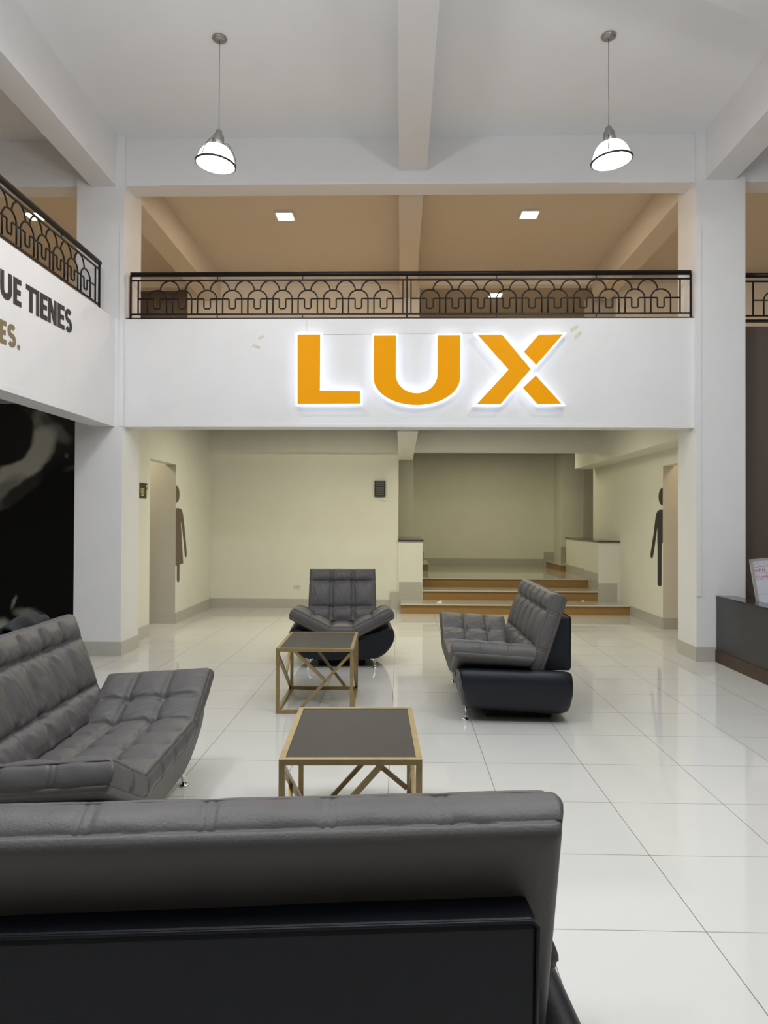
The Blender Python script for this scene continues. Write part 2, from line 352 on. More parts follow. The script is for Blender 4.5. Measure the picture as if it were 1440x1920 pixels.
# ------------------------------------------------------------------ railings
def railing(name, label, loc, rz, panels, length, ticks):
    """local x along the rail, z up from the ledge; panels = list of (x0, x1, n arches)"""
    T = thing(name, label, 'railing', loc, rz, )
    hr = .505
    MB().tube([(-.0, 0, hr - .0), (length, 0, hr)], .027, 12).build('handrail', BLACKI, T, smooth=True)
    MB().box(-.05, length + .05, -.03, .03, -.012, .008).build('base_strip', BLACKI, T)
    for z in (.437, .055): MB().box(.0, length, -.008, .008, z - .008, z + .008).build('rail_bar', BLACKI, T)
    for x in ticks:
        MB().box(x - .005, x + .005, -.006, .006, .44, .49).build('strut', BLACKI, T)
        MB().box(x - .005, x + .005, -.006, .006, 0, .055).build('strut', BLACKI, T)
    px = sorted({0.0, length} | {p[1] + .045 for p in panels[:-1]})
    for x in px: MB().box(x - .010, x + .010, -.010, .010, 0, .49).build('post', BLACKI, T)
    for x0, x1, n in panels:
        for x in (x0, x1): MB().box(x - .007, x + .007, -.007, .007, .05, .44).build('post', BLACKI, T)
        pitch = .283; hw = .108; start = x0 + .155 if (x1 - x0) > n * pitch else x0 + ((x1 - x0) - (n - 1) * pitch) / 2
        start = x0 + ((x1 - x0) - (n - 1) * pitch) / 2
        zs = .225
        for k in range(n):
            cx = start + k * pitch
            pts = [(cx - hw, 0, .055), (cx - hw, 0, zs)] + [(cx - hw * math.cos(a), 0, zs + hw * .92 * math.sin(a)) for a in [PI * i / 16 for i in range(1, 16)]] + [(cx + hw, 0, zs), (cx + hw, 0, .055)]
            MB().tube(pts, .0085, 6).build('arch', BLACKI, T, smooth=True)
            if k < n - 1:
                c2 = cx + pitch / 2; zu = .315
                pts = [(c2 - hw * math.cos(a), 0, zu + hw * 1.08 * math.sin(a)) for a in [PI * i / 16 for i in range(17)]]
                MB().tube(pts, .0085, 6).build('arch', BLACKI, T, smooth=True)
        pts = [(x0, 0, zs + .003)]
        for k in range(n):
            cx = start + k * pitch; s = .036; zl = .118; z = zs + .003
            pts += [(cx - s - .008, 0, z), (cx - s, 0, z - .008), (cx - s, 0, zl + .012), (cx - s + .012, 0, zl), (cx + s - .012, 0, zl), (cx + s, 0, zl + .012), (cx + s, 0, z - .008), (cx + s + .008, 0, z)]
        pts.append((x1, 0, zs + .003))
        MB().tube(pts, .0085, 6).build('meander_bar', BLACKI, T, smooth=True)
    return T
railing('balcony_railing', 'black iron arched railing above the orange letters', (-3.05, YF + .05, ZF1 + .012), 0, [(.085, 3.06, 10), (3.15, 6.12, 10)], 6.235, (.98, 1.94, 4.1, 5.2))
railing('balcony_railing', 'black iron arched railing above the slogan wall at left', (-3.24, 1.35, 3.747), PI / 2, [(.06, 2.95, 10), (3.04, 6.05, 10)], 6.15, (1.0, 2.0, 4.2, 5.3))
railing('balcony_railing', 'black iron railing above the brown wall, right of the pillar', (RX1 + .06, YF + .10, 3.74), 0, [(.10, 3.1, 10)], 3.2, (.9, 2.0))

# ------------------------------------------------------------------ LUX sign
SU = .00233 * .995
def sp(px, py): return ((px - 660) * SU, -(py - 240) * SU)
def inset(poly, d):
    n = len(poly); out = []
    A = sum(poly[i][0] * poly[(i + 1) % n][1] - poly[(i + 1) % n][0] * poly[i][1] for i in range(n)); sg = 1 if A > 0 else -1
    for i in range(n):
        p0 = Vector(poly[i - 1]); p1 = Vector(poly[i]); p2 = Vector(poly[(i + 1) % n])
        a = (p1 - p0).normalized(); c = (p2 - p1).normalized()
        n1 = Vector((-a.y, a.x)) * sg; n2 = Vector((-c.y, c.x)) * sg; m_ = (n1 + n2); m_.normalize()
        k = d / max(.35, m_.dot(n1)); out.append(tuple(p1 + m_ * k))
    return out
Lp = [sp(*q) for q in ((75, 65), (202, 65), (202, 330), (392, 332), (392, 409), (78, 411))]
Upoly = [(437, 68), (560, 68), (560, 262)] + [(649 - 89 * math.cos(a), 262 + 80 * math.sin(a)) for a in [PI * i / 16 for i in range(1, 16)]] + [(738, 262), (738, 68), (862, 68), (862, 280)] + \
        [(649.5 + 212.5 * math.cos(a), 280 + 136 * math.sin(a)) for a in [PI * i / 24 for i in range(1, 24)]] + [(437, 280)]
Upoly = [sp(*q) for q in Upoly]
X1 = [sp(*q) for q in ((915, 67), (1055, 67), (1196, 238), (1048, 411), (912, 411), (1068, 240))]
X2 = [sp(*q) for q in ((1140, 156), (1215, 68), (1353, 66), (1210, 232))]
X3 = [sp(*q) for q in ((1135, 325), (1208, 254), (1348, 409), (1211, 411))]
S0 = Vector((.189, YF, 3.158))
def letter(ch, polys, label):
    cx = sum(p[0] for P in polys for p in P) / sum(len(P) for P in polys)
    T = thing('sign_letter', label, 'sign letter', (S0.x + cx, S0.y, S0.z), 0, 'lit orange letters on the white fascia')
    for P in polys:
        P = [(u - cx, v) for u, v in P]
        fn = lambda u, v, d: (u, -d, v)
        MB().prism(P, fn, .045, .095).build('light_border', SIGNW, T, bevel=.003)
        MB().prism(inset(P, .026), fn, .030, .0449).build('led_backing', SIGNL, T)
        MB().prism(inset(P, .021), fn, .0952, .0985).build('orange_face', ORANGE, T)
        for u, v in (P[0], P[len(P) // 2]):
            iu, iv = (u * .97, v * .9)
        Q = inset(P, .04)
        for k in (0, len(Q) // 2): MB().tube([(Q[k][0], 0.0, Q[k][1]), (Q[k][0], -.032, Q[k][1])], .006, 6).build('standoff', ALU, T)
letter('L', [Lp], 'glowing orange letter L with white lit edge on the fascia')
letter('U', [Upoly], 'glowing orange letter U with white lit edge on the fascia')
letter('X', [X1, X2, X3], 'glowing orange letter X in three pieces with white lit edge')
# cable, tape and patch on the fascia
yc = YF - .004
def fx(px): return (px - 752) * .005885 + .0
def fz(py): return 3.745 - (py - 597.5) * .005955
tag(MB().tube([(-1.055, yc, 3.735), (-1.055, yc, 3.60)], .004, 6).tube([(-1.055, yc, 3.60), (-1.0, yc, 3.57), (1.0, yc, 3.585)], .004, 6).build('sign_cable', PLAST), 'thin white cable running down the fascia and behind the letters', 'cable')
for i, (px, py, w_, h_, a, lb) in enumerate([(486, 632, .035, .016, .3, 'small yellowed tape scrap left of the L, upper one'), (477, 649, .045, .018, -.4, 'slanted yellowed tape scrap left of the L, lower one'),
        (1074, 617, .05, .022, .5, 'yellowed tape scrap right of the X, upper one'), (1081, 629, .05, .02, .7, 'yellowed tape scrap right of the X, lower one')]):
    ca, sa = math.cos(a), math.sin(a); P = [(x * ca - z * sa, x * sa + z * ca) for x, z in ((-w_, -h_), (w_, -h_ * .6), (w_, h_), (-w_ * .8, h_ * .8))]
    o = MB().prism(P, lambda u, v, d: (u, -d, v), 0, .003).build('tape_scrap', TAPE); o.location = (fx(px), YF - .0005, fz(py)); tag(o, lb, 'tape', 'tape scraps on the fascia')
o = MB().prism([(-.075, -.05), (.07, -.055), (.075, .05), (-.05, .045), (-.06, .055)], lambda u, v, d: (u, -d, v), 0, .004).build('tape_patch', WHITE); o.location = (fx(768), YF - .0005, fz(704)); tag(o, 'square white patch of tape inside the U letter', 'tape')

# ------------------------------------------------------------------ slogan letters on the left fascia
def ribbon(b, pts, wd, fn, d, closed=False):
    n = len(pts); L = []; R_ = []
    for i in range(n):
        p = Vector(pts[i]); a = (p - Vector(pts[i - 1])) if i > 0 else None; c = (Vector(pts[i + 1]) - p) if i < n - 1 else None
        if a is None: a = c
        if c is None: c = a
        a = a.normalized(); c = c.normalized(); n1 = Vector((-a.y, a.x)); n2 = Vector((-c.y, c.x)); m_ = (n1 + n2).normalized(); k = wd / 2 / max(.4, m_.dot(n1))
        L.append(p + m_ * k); R_.append(p - m_ * k)
    for i in range(n - 1):
        b.prism([tuple(L[i]), tuple(R_[i]), tuple(R_[i + 1]), tuple(L[i + 1])], fn, 0, d)
def glyph(ch, W_, H_, s, fn, d):
    b = MB()
    def rect(x0, x1, z0, z1): b.prism([(x0, z0), (x1, z0), (x1, z1), (x0, z1)], fn, 0, d)
    if ch == 'T': rect(0, W_, H_ - s * .85, H_); rect((W_ - s) / 2, (W_ + s) / 2, 0, H_ - s * .85)
    elif ch == 'I': rect(0, s, 0, H_)
    elif ch == 'E':
        rect(0, s, 0, H_)
        for z0 in (0, (H_ - s * .85) / 2, H_ - s * .85): rect(s, W_ - (0.01 if z0 and z0 < H_ * .6 else 0), z0, z0 + s * .85)
    elif ch == 'N':
        rect(0, s * .9, 0, H_); rect(W_ - s * .9, W_, 0, H_)
        b.prism([(0, H_), (s * 1.05, H_), (W_, 0), (W_ - s * 1.05, 0)], fn, 0, d * 1.05)
    elif ch == 'U':
        r = (W_ - s) / 2; pts = [(s / 2, H_), (s / 2, s / 2 + r)] + [(W_ / 2 - r * math.cos(a), s / 2 + r - r * math.sin(a)) for a in [PI * i / 12 for i in range(1, 12)]] + [(W_ - s / 2, s / 2 + r), (W_ - s / 2, H_)]
        ribbon(b, pts, s, fn, d)
    elif ch == 'R':
        rect(0, s, 0, H_); r = H_ * .25
        pts = [(s * .5, H_ - s * .45)] + [(W_ - r - s * .4 + (r - s * .05) * math.sin(a), H_ - s * .45 - (r - .0) * (1 - math.cos(a)) * .9) for a in [PI * i / 10 for i in range(0, 11)]] + [(s * .5, H_ * .45)]
        ribbon(b, pts, s * .9, fn, d); b.prism([(W_ * .42, H_ * .45), (W_ * .72, H_ * .5), (W_, 0), (W_ * .68, 0)], fn, 0, d)
    elif ch == 'S':
        r = (W_ - s) / 2; cx = W_ / 2; h2 = H_ - s * .9
        pts = []
        for i in range(0, 15):
            a = math.radians(35 + i * 235 / 14.); pts.append((cx + r * math.cos(a), s * .45 + h2 * .75 + h2 * .25 * math.sin(a)))
        for i in range(1, 15):
            a = math.radians(90 - i * 235 / 14.); pts.append((cx + r * math.cos(a), s * .45 + h2 * .25 + h2 * .25 * math.sin(a)))
        ribbon(b, pts, s * .92, fn, d)
    elif ch == '.':
        b.prism([(W_ / 2 + W_ / 2 * math.cos(2 * PI * i / 20), W_ / 2 + W_ / 2 * math.sin(2 * PI * i / 20)) for i in range(20)], fn, 0, d)
    return b
fnl = lambda u, v, d: (d, u, v)
T = thing('wall_lettering', 'black slogan words in bold capitals on the left white fascia', 'lettering', (-3.18, 5.525, 3.270))
for ch, y, W_ in (('U', 5.64, .165), ('E', 5.83, .118), ('T', 6.025, .162), ('I', 6.192, .05), ('E', 6.262, .125), ('N', 6.402, .155), ('E', 6.580, .128), ('S', 6.72, .145)):
    o = glyph(ch, W_, .222, .05, fnl, .004).build('letter_' + ch.lower(), LETK, T); o.location = (0.001, y - 5.64, 0)
T.rotation_euler = (.018, 0, 0)
T = thing('wall_lettering', 'bronze second line of lettering ending in a full stop, left fascia', 'lettering', (-3.18, 5.325, 2.905))
for ch, y, W_ in (('R', 5.515, .115), ('E', 5.645, .095), ('S', 5.76, .125), ('.', 5.905, .042)):
    o = glyph(ch, W_, .185, .043, fnl, .004).build('full_stop' if ch == '.' else 'letter_' + ch.lower(), LETG, T); o.location = (0.001, y - 5.45, 0)
T.rotation_euler = (.018, 0, 0)

# ------------------------------------------------------------------ restroom figures (half figures cut off at the doorways)
def figure(name, pieces, m, loc, sx, label, k=1.0):
    T = thing(name, label, 'wall decal', loc)
    fn = lambda u, v, d: (d * sx, u, v)
    for nm, P in pieces: MB().prism([(abs(u) * k, v) for u, v in P], fn, 0, .0032 if nm in ('arm', 'leg') else .004).build(nm, m, T)
def half_disc(r, rz, cz, sgn): return [(0, cz + rz)] + [(sgn * r * math.sin(a), cz + rz * math.cos(a)) for a in [PI * i / 20 for i in range(1, 20)]] + [(0, cz - rz)]
wb = [(0, 1.08), (.0, 1.085), (.12, 1.085), (.19, 1.06), (.24, .98), (.262, .86), (.31, .62)]
arm = [(.165, 1.0), (.20, 1.04), (.245, .97)] + [(.30, .78), (.36, .52), (.385, .40), (.37, .355), (.345, .345), (.32, .37), (.30, .45), (.245, .68), (.185, .90)]
body = [(0, 1.085), (.13, 1.085), (.19, 1.065), (.235, 1.0), (.245, .95), (.185, .90), (.165, .86), (.20, .62), (.255, .265), (0, .25)]
leg = [(.045, .27), (.13, .27), (.13, .05), (.118, .012), (.09, 0), (.06, .012), (.045, .05)]
sc = 1.0
figure('restroom_figure', [('head', half_disc(.11, .125, 1.29, 1)), ('dress', body), ('arm', arm), ('leg', leg)], DECB, (WL + .0005, 10.205, .585), 1, 'brown half silhouette of a woman on the left alcove wall', 1.38)
mb_ = [(0, 1.085), (-.10, 1.085), (-.17, 1.06), (-.225, .98), (-.215, .86), (-.165, .86), (-.165, .60), (-.03, .60), (0, .62)]
marm = [(-.165, .86), (-.14, 1.0), (-.2, 1.04), (-.235, .95), (-.29, .74), (-.375, .50), (-.40, .43), (-.385, .385), (-.35, .375), (-.32, .40), (-.28, .49)]
mleg = [(-.16, .61), (-.16, .05), (-.155, .012), (-.125, 0), (-.075, 0), (-.045, .012), (-.035, .05), (-.03, .61)]
figure('restroom_figure', [('head', [(-abs(u), v) for u, v in half_disc(.125, .125, 1.27, -1)]), ('torso', [(u, v) for u, v in mb_]), ('arm', marm), ('leg', mleg)], DECK, (WR - .0005, 10.075, .59), -1, 'black half silhouette of a man on the right alcove wall', 1.22)

# ------------------------------------------------------------------ wall sign, louvre box, outlet
T = thing('room_sign', 'small black sign with gold panel on the left alcove wall', 'sign', (WL, 8.70, 1.775))
fs = lambda u, v, d: (d, u, v)
MB().prism([(0, 0), (.27, 0), (.27, .09), (.31, .11), (.31, .19), (.02, .19), (0, .17)], fs, 0, .012).build('sign_plate', SIGNK, T)
MB().prism([(.08, .06), (.20, .06), (.20, .125), (.08, .125)], fs, .012, .0135).build('gold_panel', GOLD, T)
b = MB()
for k, u in enumerate((.095, .125, .155, .182)): b.prism([(u, .07), (u + .008, .07), (u + .012, .115), (u + .004, .115)], fs, .0136, .0142)
b.build('gold_panel_text', SIGNK, T)
b = MB()
for k in range(5): b.prism([(.10 + k * .016, .03), (.11 + k * .016, .03), (.11 + k * .016, .045), (.10 + k * .016, .045)], fs, .012, .0135)
b.build('small_caption', PLAST, T)
MB().prism([(.262, .0), (.285, .0), (.29, .10), (.275, .125), (.262, .09)], fs, .012, .016).build('gold_edge', GOLD, T)
MB().prism([(.27, .14), (.29, .14), (.29, .17), (.27, .17)], fs, .012, .0135).build('white_mark', PLAST, T)
T = thing('louvre_vent', 'black louvred box mounted high on the alcove back wall', 'vent', (-.362, YB, 1.905))
MB().box(-.092, .092, -.05, 0, 0, .275).build('housing', SIGNK, T, bevel=.004)
for k in range(8):
    z = .03 + k * .031; MB().add([(-.072, -.051, z), (.072, -.051, z), (.072, -.060, z + .013), (-.072, -.060, z + .013), (-.072, -.049, z + .016), (.072, -.049, z + .016)], [(0, 1, 2, 3), (3, 2, 5, 4)]).build('slat', mat('slat_grey', (.14, .15, .14), .4) if k == 0 else bpy.data.materials['slat_grey'], T)
MB().tube([(-.07, -.01, .0), (-.03, -.012, -.035), (.03, -.012, -.065), (.09, -.012, -.075), (.12, -.012, -.06)], .003, 6).build('loose_wire', PLAST, T, smooth=True)
T = thing('power_outlet', 'small white wall socket low on the alcove back wall', 'outlet', (-1.776, YB, .33))
MB().box(-.06, .06, -.008, 0, 0, .072).build('cover_plate', PLAST, T, bevel=.002)
for x in (-.038, 0, .038): MB().box(x - .012, x + .012, -.0095, -.008, .02, .052).build('socket', JAMB, T)
for x, y, z, s, lb in ((.63, 11.62, .16, .05, 'crumpled white paper scrap on the first tread, left side'), (3.05, 12.0, .16, .03, 'tiny paper scrap on the first tread, right side')):
    MBp = MB().add([(-s, 0, .001), (s * .4, -s * .3, .001), (s, s * .2, .001), (s * .7, s * .5, s * .9), (-s * .3, s * .6, s * .4), (0, s, .001)], [(0, 1, 4), (1, 2, 3), (1, 3, 4), (0, 4, 5), (4, 3, 5), (3, 2, 5), (0, 5, 2, 1)])
    o = MBp.build('paper_scrap', PAPER); o.location = (x, y, z); tag(o, lb, 'paper scrap')

# ------------------------------------------------------------------ gallery ceiling lamps
def clamp_lamp(loc, label, p):
    T = thing('ceiling_panel_lamp', label, 'ceiling lamp', loc, 0, 'square ceiling lamps in the gallery')
    MB().box(-.125, .125, -.125, .125, -.03, 0).build('frame', PLAST, T)
    MB().box(-.105, .105, -.105, .105, -.036, -.03).build('diffuser', PANEL, T)
    d = bpy.data.lights.new('gallery_glow', 'AREA'); d.size = .2; d.energy = p * 1.0; d.color = (1, .76, .50)
    o = bpy.data.objects.new('gallery_glow', d); COL.objects.link(o); o.parent = T; o.location = (0, 0, -.05)
clamp_lamp((-1.60, 9.62, 5.68), 'square lit ceiling lamp above the letter L, behind the railing', 22)
clamp_lamp((1.72, 9.615, 5.68), 'square lit ceiling lamp above the letter X, behind the railing', 22)
clamp_lamp((-5.02, 9.57, 5.68), 'square lit ceiling lamp seen through the left railing', 16)
clamp_lamp((1.72, 13.06, 5.68), 'square lit lamp in the room beyond the gallery, seen through the railing', 14)
clamp_lamp((5.25, 9.6, 5.68), 'square lit ceiling lamp at the right edge beyond the pillar', 18)

# ------------------------------------------------------------------ pendants
def pendant(loc, zrim, tilt_axis_y, tilt_x, label):
    T = thing('pendant_lamp', label, 'pendant lamp', loc, 0)
    MB().lathe([(0, 0), (.062, 0), (.066, -.008), (.062, -.02), (.04, -.03), (0, -.032)], 32).build('canopy', NICKEL, T, smooth=True)
    L = loc[2] - zrim
    MB().tube([(0, 0, -.03), (0, 0, -(L - .30))], .0032, 6).build('cord', NICKEL, T, smooth=True)
    R_ = Matrix.Rotation(tilt_axis_y, 3, 'Y') @ Matrix.Rotation(tilt_x, 3, 'X'); piv = Vector((0, 0, -(L - .31)))
    fn = lambda p: piv + R_ @ p
    s = MB().lathe([(0, .012), (.018, .01), (.028, 0), (.03, -.02), (.044, -.035), (.050, -.05), (.053, -.09), (.054, -.142), (.0, -.145)], 28, fn).build('socket', NICKEL, T, smooth=True)
    prof = [(.045, -.128), (.075, -.134), (.102, -.150), (.126, -.176), (.146, -.212), (.159, -.252), (.165, -.29), (.160, -.29), (.154, -.252), (.141, -.212), (.121, -.180), (.098, -.156), (.05, -.138)]
    MB().lathe(prof, 40, fn).build('glass_shade', SHADE, T, smooth=True)
    rp = [fn(Vector((.172 * math.cos(a), .172 * math.sin(a), -.292))) for a in [2 * PI * i / 40 for i in range(40)]]
    MB().tube(rp, .0095, 8, closed=True).build('rim', RIM, T, smooth=True)
    MB().lathe([(0, -.15), (.03, -.155), (.05, -.18), (.055, -.21), (.04, -.245), (0, -.26)], 20, fn).build('bulb', BULB, T, smooth=True)
    for k in range(3):
        a = 2 * PI * k / 3 + .1; c, s_ = math.cos(a), math.sin(a)
        MB().tube([fn(Vector((r * c, r * s_, z))) for r, z in ((.05, -.105), (.085, -.098), (.10, -.115), (.137, -.165), (.160, -.21), (.173, -.25), (.176, -.288))], .003, 6).build('arm_wire', RIM, T, smooth=True)
    d = bpy.data.lights.new('pendant_glow', 'POINT'); d.energy = 32; d.color = (1, .985, .97); d.shadow_soft_size = .06
    o = bpy.data.objects.new('pendant_glow', d); COL.objects.link(o); o.parent = T; o.location = fn(Vector((0, 0, -.33)))
pendant((-1.62, 6.19, ZC), 4.626, math.radians(5.5), math.radians(0), 'lit pendant lamp on the left, shade tilted to the right')
pendant((1.80, 6.22, ZC), 4.645, math.radians(-5.5), math.radians(0), 'lit pendant lamp on the right, shade tilted to the left')

# ------------------------------------------------------------------ upholstery
def cushion(U, V, Tk, us, vs, fn, seed, res=.0065, rear_top_seams=True):
    """U length, V width, Tk thickness. local u in [-U/2,U/2], v in [0,V], w = thickness (front = +). fn maps (u,v,w)->3-D"""
    rnd = random.Random(seed)
    def axis(a, b):
        n = max(8, int((b - a) / res)); xs = [a + (b - a) * i / n for i in range(n + 1)]
        e = [.001, .003, .0055]
        return [a] + [a + q for q in e] + xs[1:-1] + [b - q for q in reversed(e)] + [b]
    A = sorted(axis(-U / 2, U / 2)); B = sorted(axis(0, V)); nu, nv = len(A), len(B); r = .020
    tufts = [(u, v, rnd.uniform(0, 6.28), rnd.choice((5, 6, 7, 8)), rnd.uniform(.6, 1.3)) for u in us for v in vs]
    ub = [-U / 2] + list(us) + [U / 2]; vb = [0] + list(vs) + [V]
    def cell(x, bs):
        for i in range(len(bs) - 1):
            if x <= bs[i + 1] or i == len(bs) - 2: return (x - bs[i]) / (bs[i + 1] - bs[i])
    def disp(u, v):
        cu = min(1, max(0, cell(u, ub))); cv = min(1, max(0, cell(v, vb)))
        h = .032 * ((math.sin(PI * cu) + 1e-6) ** .45 * (math.sin(PI * cv) + 1e-6) ** .45) - .014
        for c in us:
            d = abs(u - c)
            if d < .04: h -= .0050 * (math.exp(-((d - .012) / .0045) ** 2)) + .004 * math.exp(-(d / .02) ** 2)
        for c in vs:
            d = abs(v - c)
            if d < .04: h -= .0050 * (math.exp(-((d - .012) / .0045) ** 2)) + .004 * math.exp(-(d / .02) ** 2)
        for tu, tv, ph, nfold, am in tufts:
            du, dv = u - tu, v - tv; rr = math.hypot(du, dv)
            if rr < .17:
                th = math.atan2(dv, du)
                h -= .022 * am * math.exp(-(rr / .030) ** 2)
                h += .0075 * am * (abs(math.cos(nfold / 2 * th + ph)) ** 3.2 - .38) * math.exp(-(rr / .088) ** 2) * min(1, rr / .02)
        h += .0035 * noise.noise(Vector((u * 7 + seed, v * 5, seed * 3.1)))
        f = noise.noise(Vector((u * 22 + v * 9 + seed, v * 3.5 - u * 2, seed))); h -= .0026 * (1 - abs(f) * 5 if abs(f) < .2 else 0)
        return h
    def edge(u, v):
        k = 0.0
        for dd in (U / 2 - abs(u), v, V - v):
            if dd < r: k += r - math.sqrt(max(0, r * r - (r - dd) ** 2))
        return min(k, r * 1.25)
    vsx = []; idx = {}
    for side in (1, -1):
        for i, u in enumerate(A):
            for j, v in enumerate(B):
                de = min(U / 2 - abs(u), v, V - v); m_ = min(1, de / .05) ** .7
                hh = disp(u, v) * m_ if side > 0 else .010 * m_ + .004 * m_ * noise.noise(Vector((u * 4 + 9, v * 4, seed)))
                wz = side * (Tk / 2 - edge(u, v) + hh)
                idx[(side, i, j)] = len(vsx); vsx.append(fn(u, v, wz))
    fs = []
    for side in (1, -1):
        for i in range(nu - 1):
            for j in range(nv - 1):
                q = (idx[(side, i, j)], idx[(side, i + 1, j)], idx[(side, i + 1, j + 1)], idx[(side, i, j + 1)]); fs.append(q if side > 0 else q[::-1])
    ring = [(i, 0) for i in range(nu)] + [(nu - 1, j) for j in range(1, nv)] + [(i, nv - 1) for i in range(nu - 2, -1, -1)] + [(0, j) for j in range(nv - 2, 0, -1)]
    levels = [(.98, -.0012), (.90, .003), (.6, .008), (.2, .011), (-.2, .011), (-.6, .008), (-.90, .003), (-.98, -.0012)]
    prev = [idx[(1, i, j)] for i, j in ring]; hw = Tk / 2 - r * 1.0
    for lv, off in levels:
        cur = []
        for i, j in ring:
            u, v = A[i], B[j]; ou = (1 if i == nu - 1 else -1 if i == 0 else 0); ov = (1 if j == nv - 1 else -1 if j == 0 else 0)
            g = 0
            if j in (0, nv - 1):
                for c in us:
                    d = abs(u - c)
                    if d < .035: g -= .004 * math.exp(-((d - .011) / .004) ** 2) + .002 * math.exp(-(d / .02) ** 2)
            if i in (0, nu - 1):
                for c in vs:
                    d = abs(v - c)
                    if d < .035: g -= .005 * math.exp(-((d - .011) / .004) ** 2) + .002 * math.exp(-(d / .02) ** 2)
            g += .003 * noise.noise(Vector((u * 12, v * 12, lv + seed)))
            cur.append(len(vsx)); vsx.append(fn(u + ou * (off + g), v + ov * (off + g), hw * lv))
        for k in range(len(ring)): k2 = (k + 1) % len(ring); fs.append((prev[k], prev[k2], cur[k2], cur[k]))
        prev = cur
    back = [idx[(-1, i, j)] for i, j in ring]
    for k in range(len(ring)): k2 = (k + 1) % len(ring); fs.append((prev[k], prev[k2], back[k2], back[k]))
    return MB().add(vsx, fs)

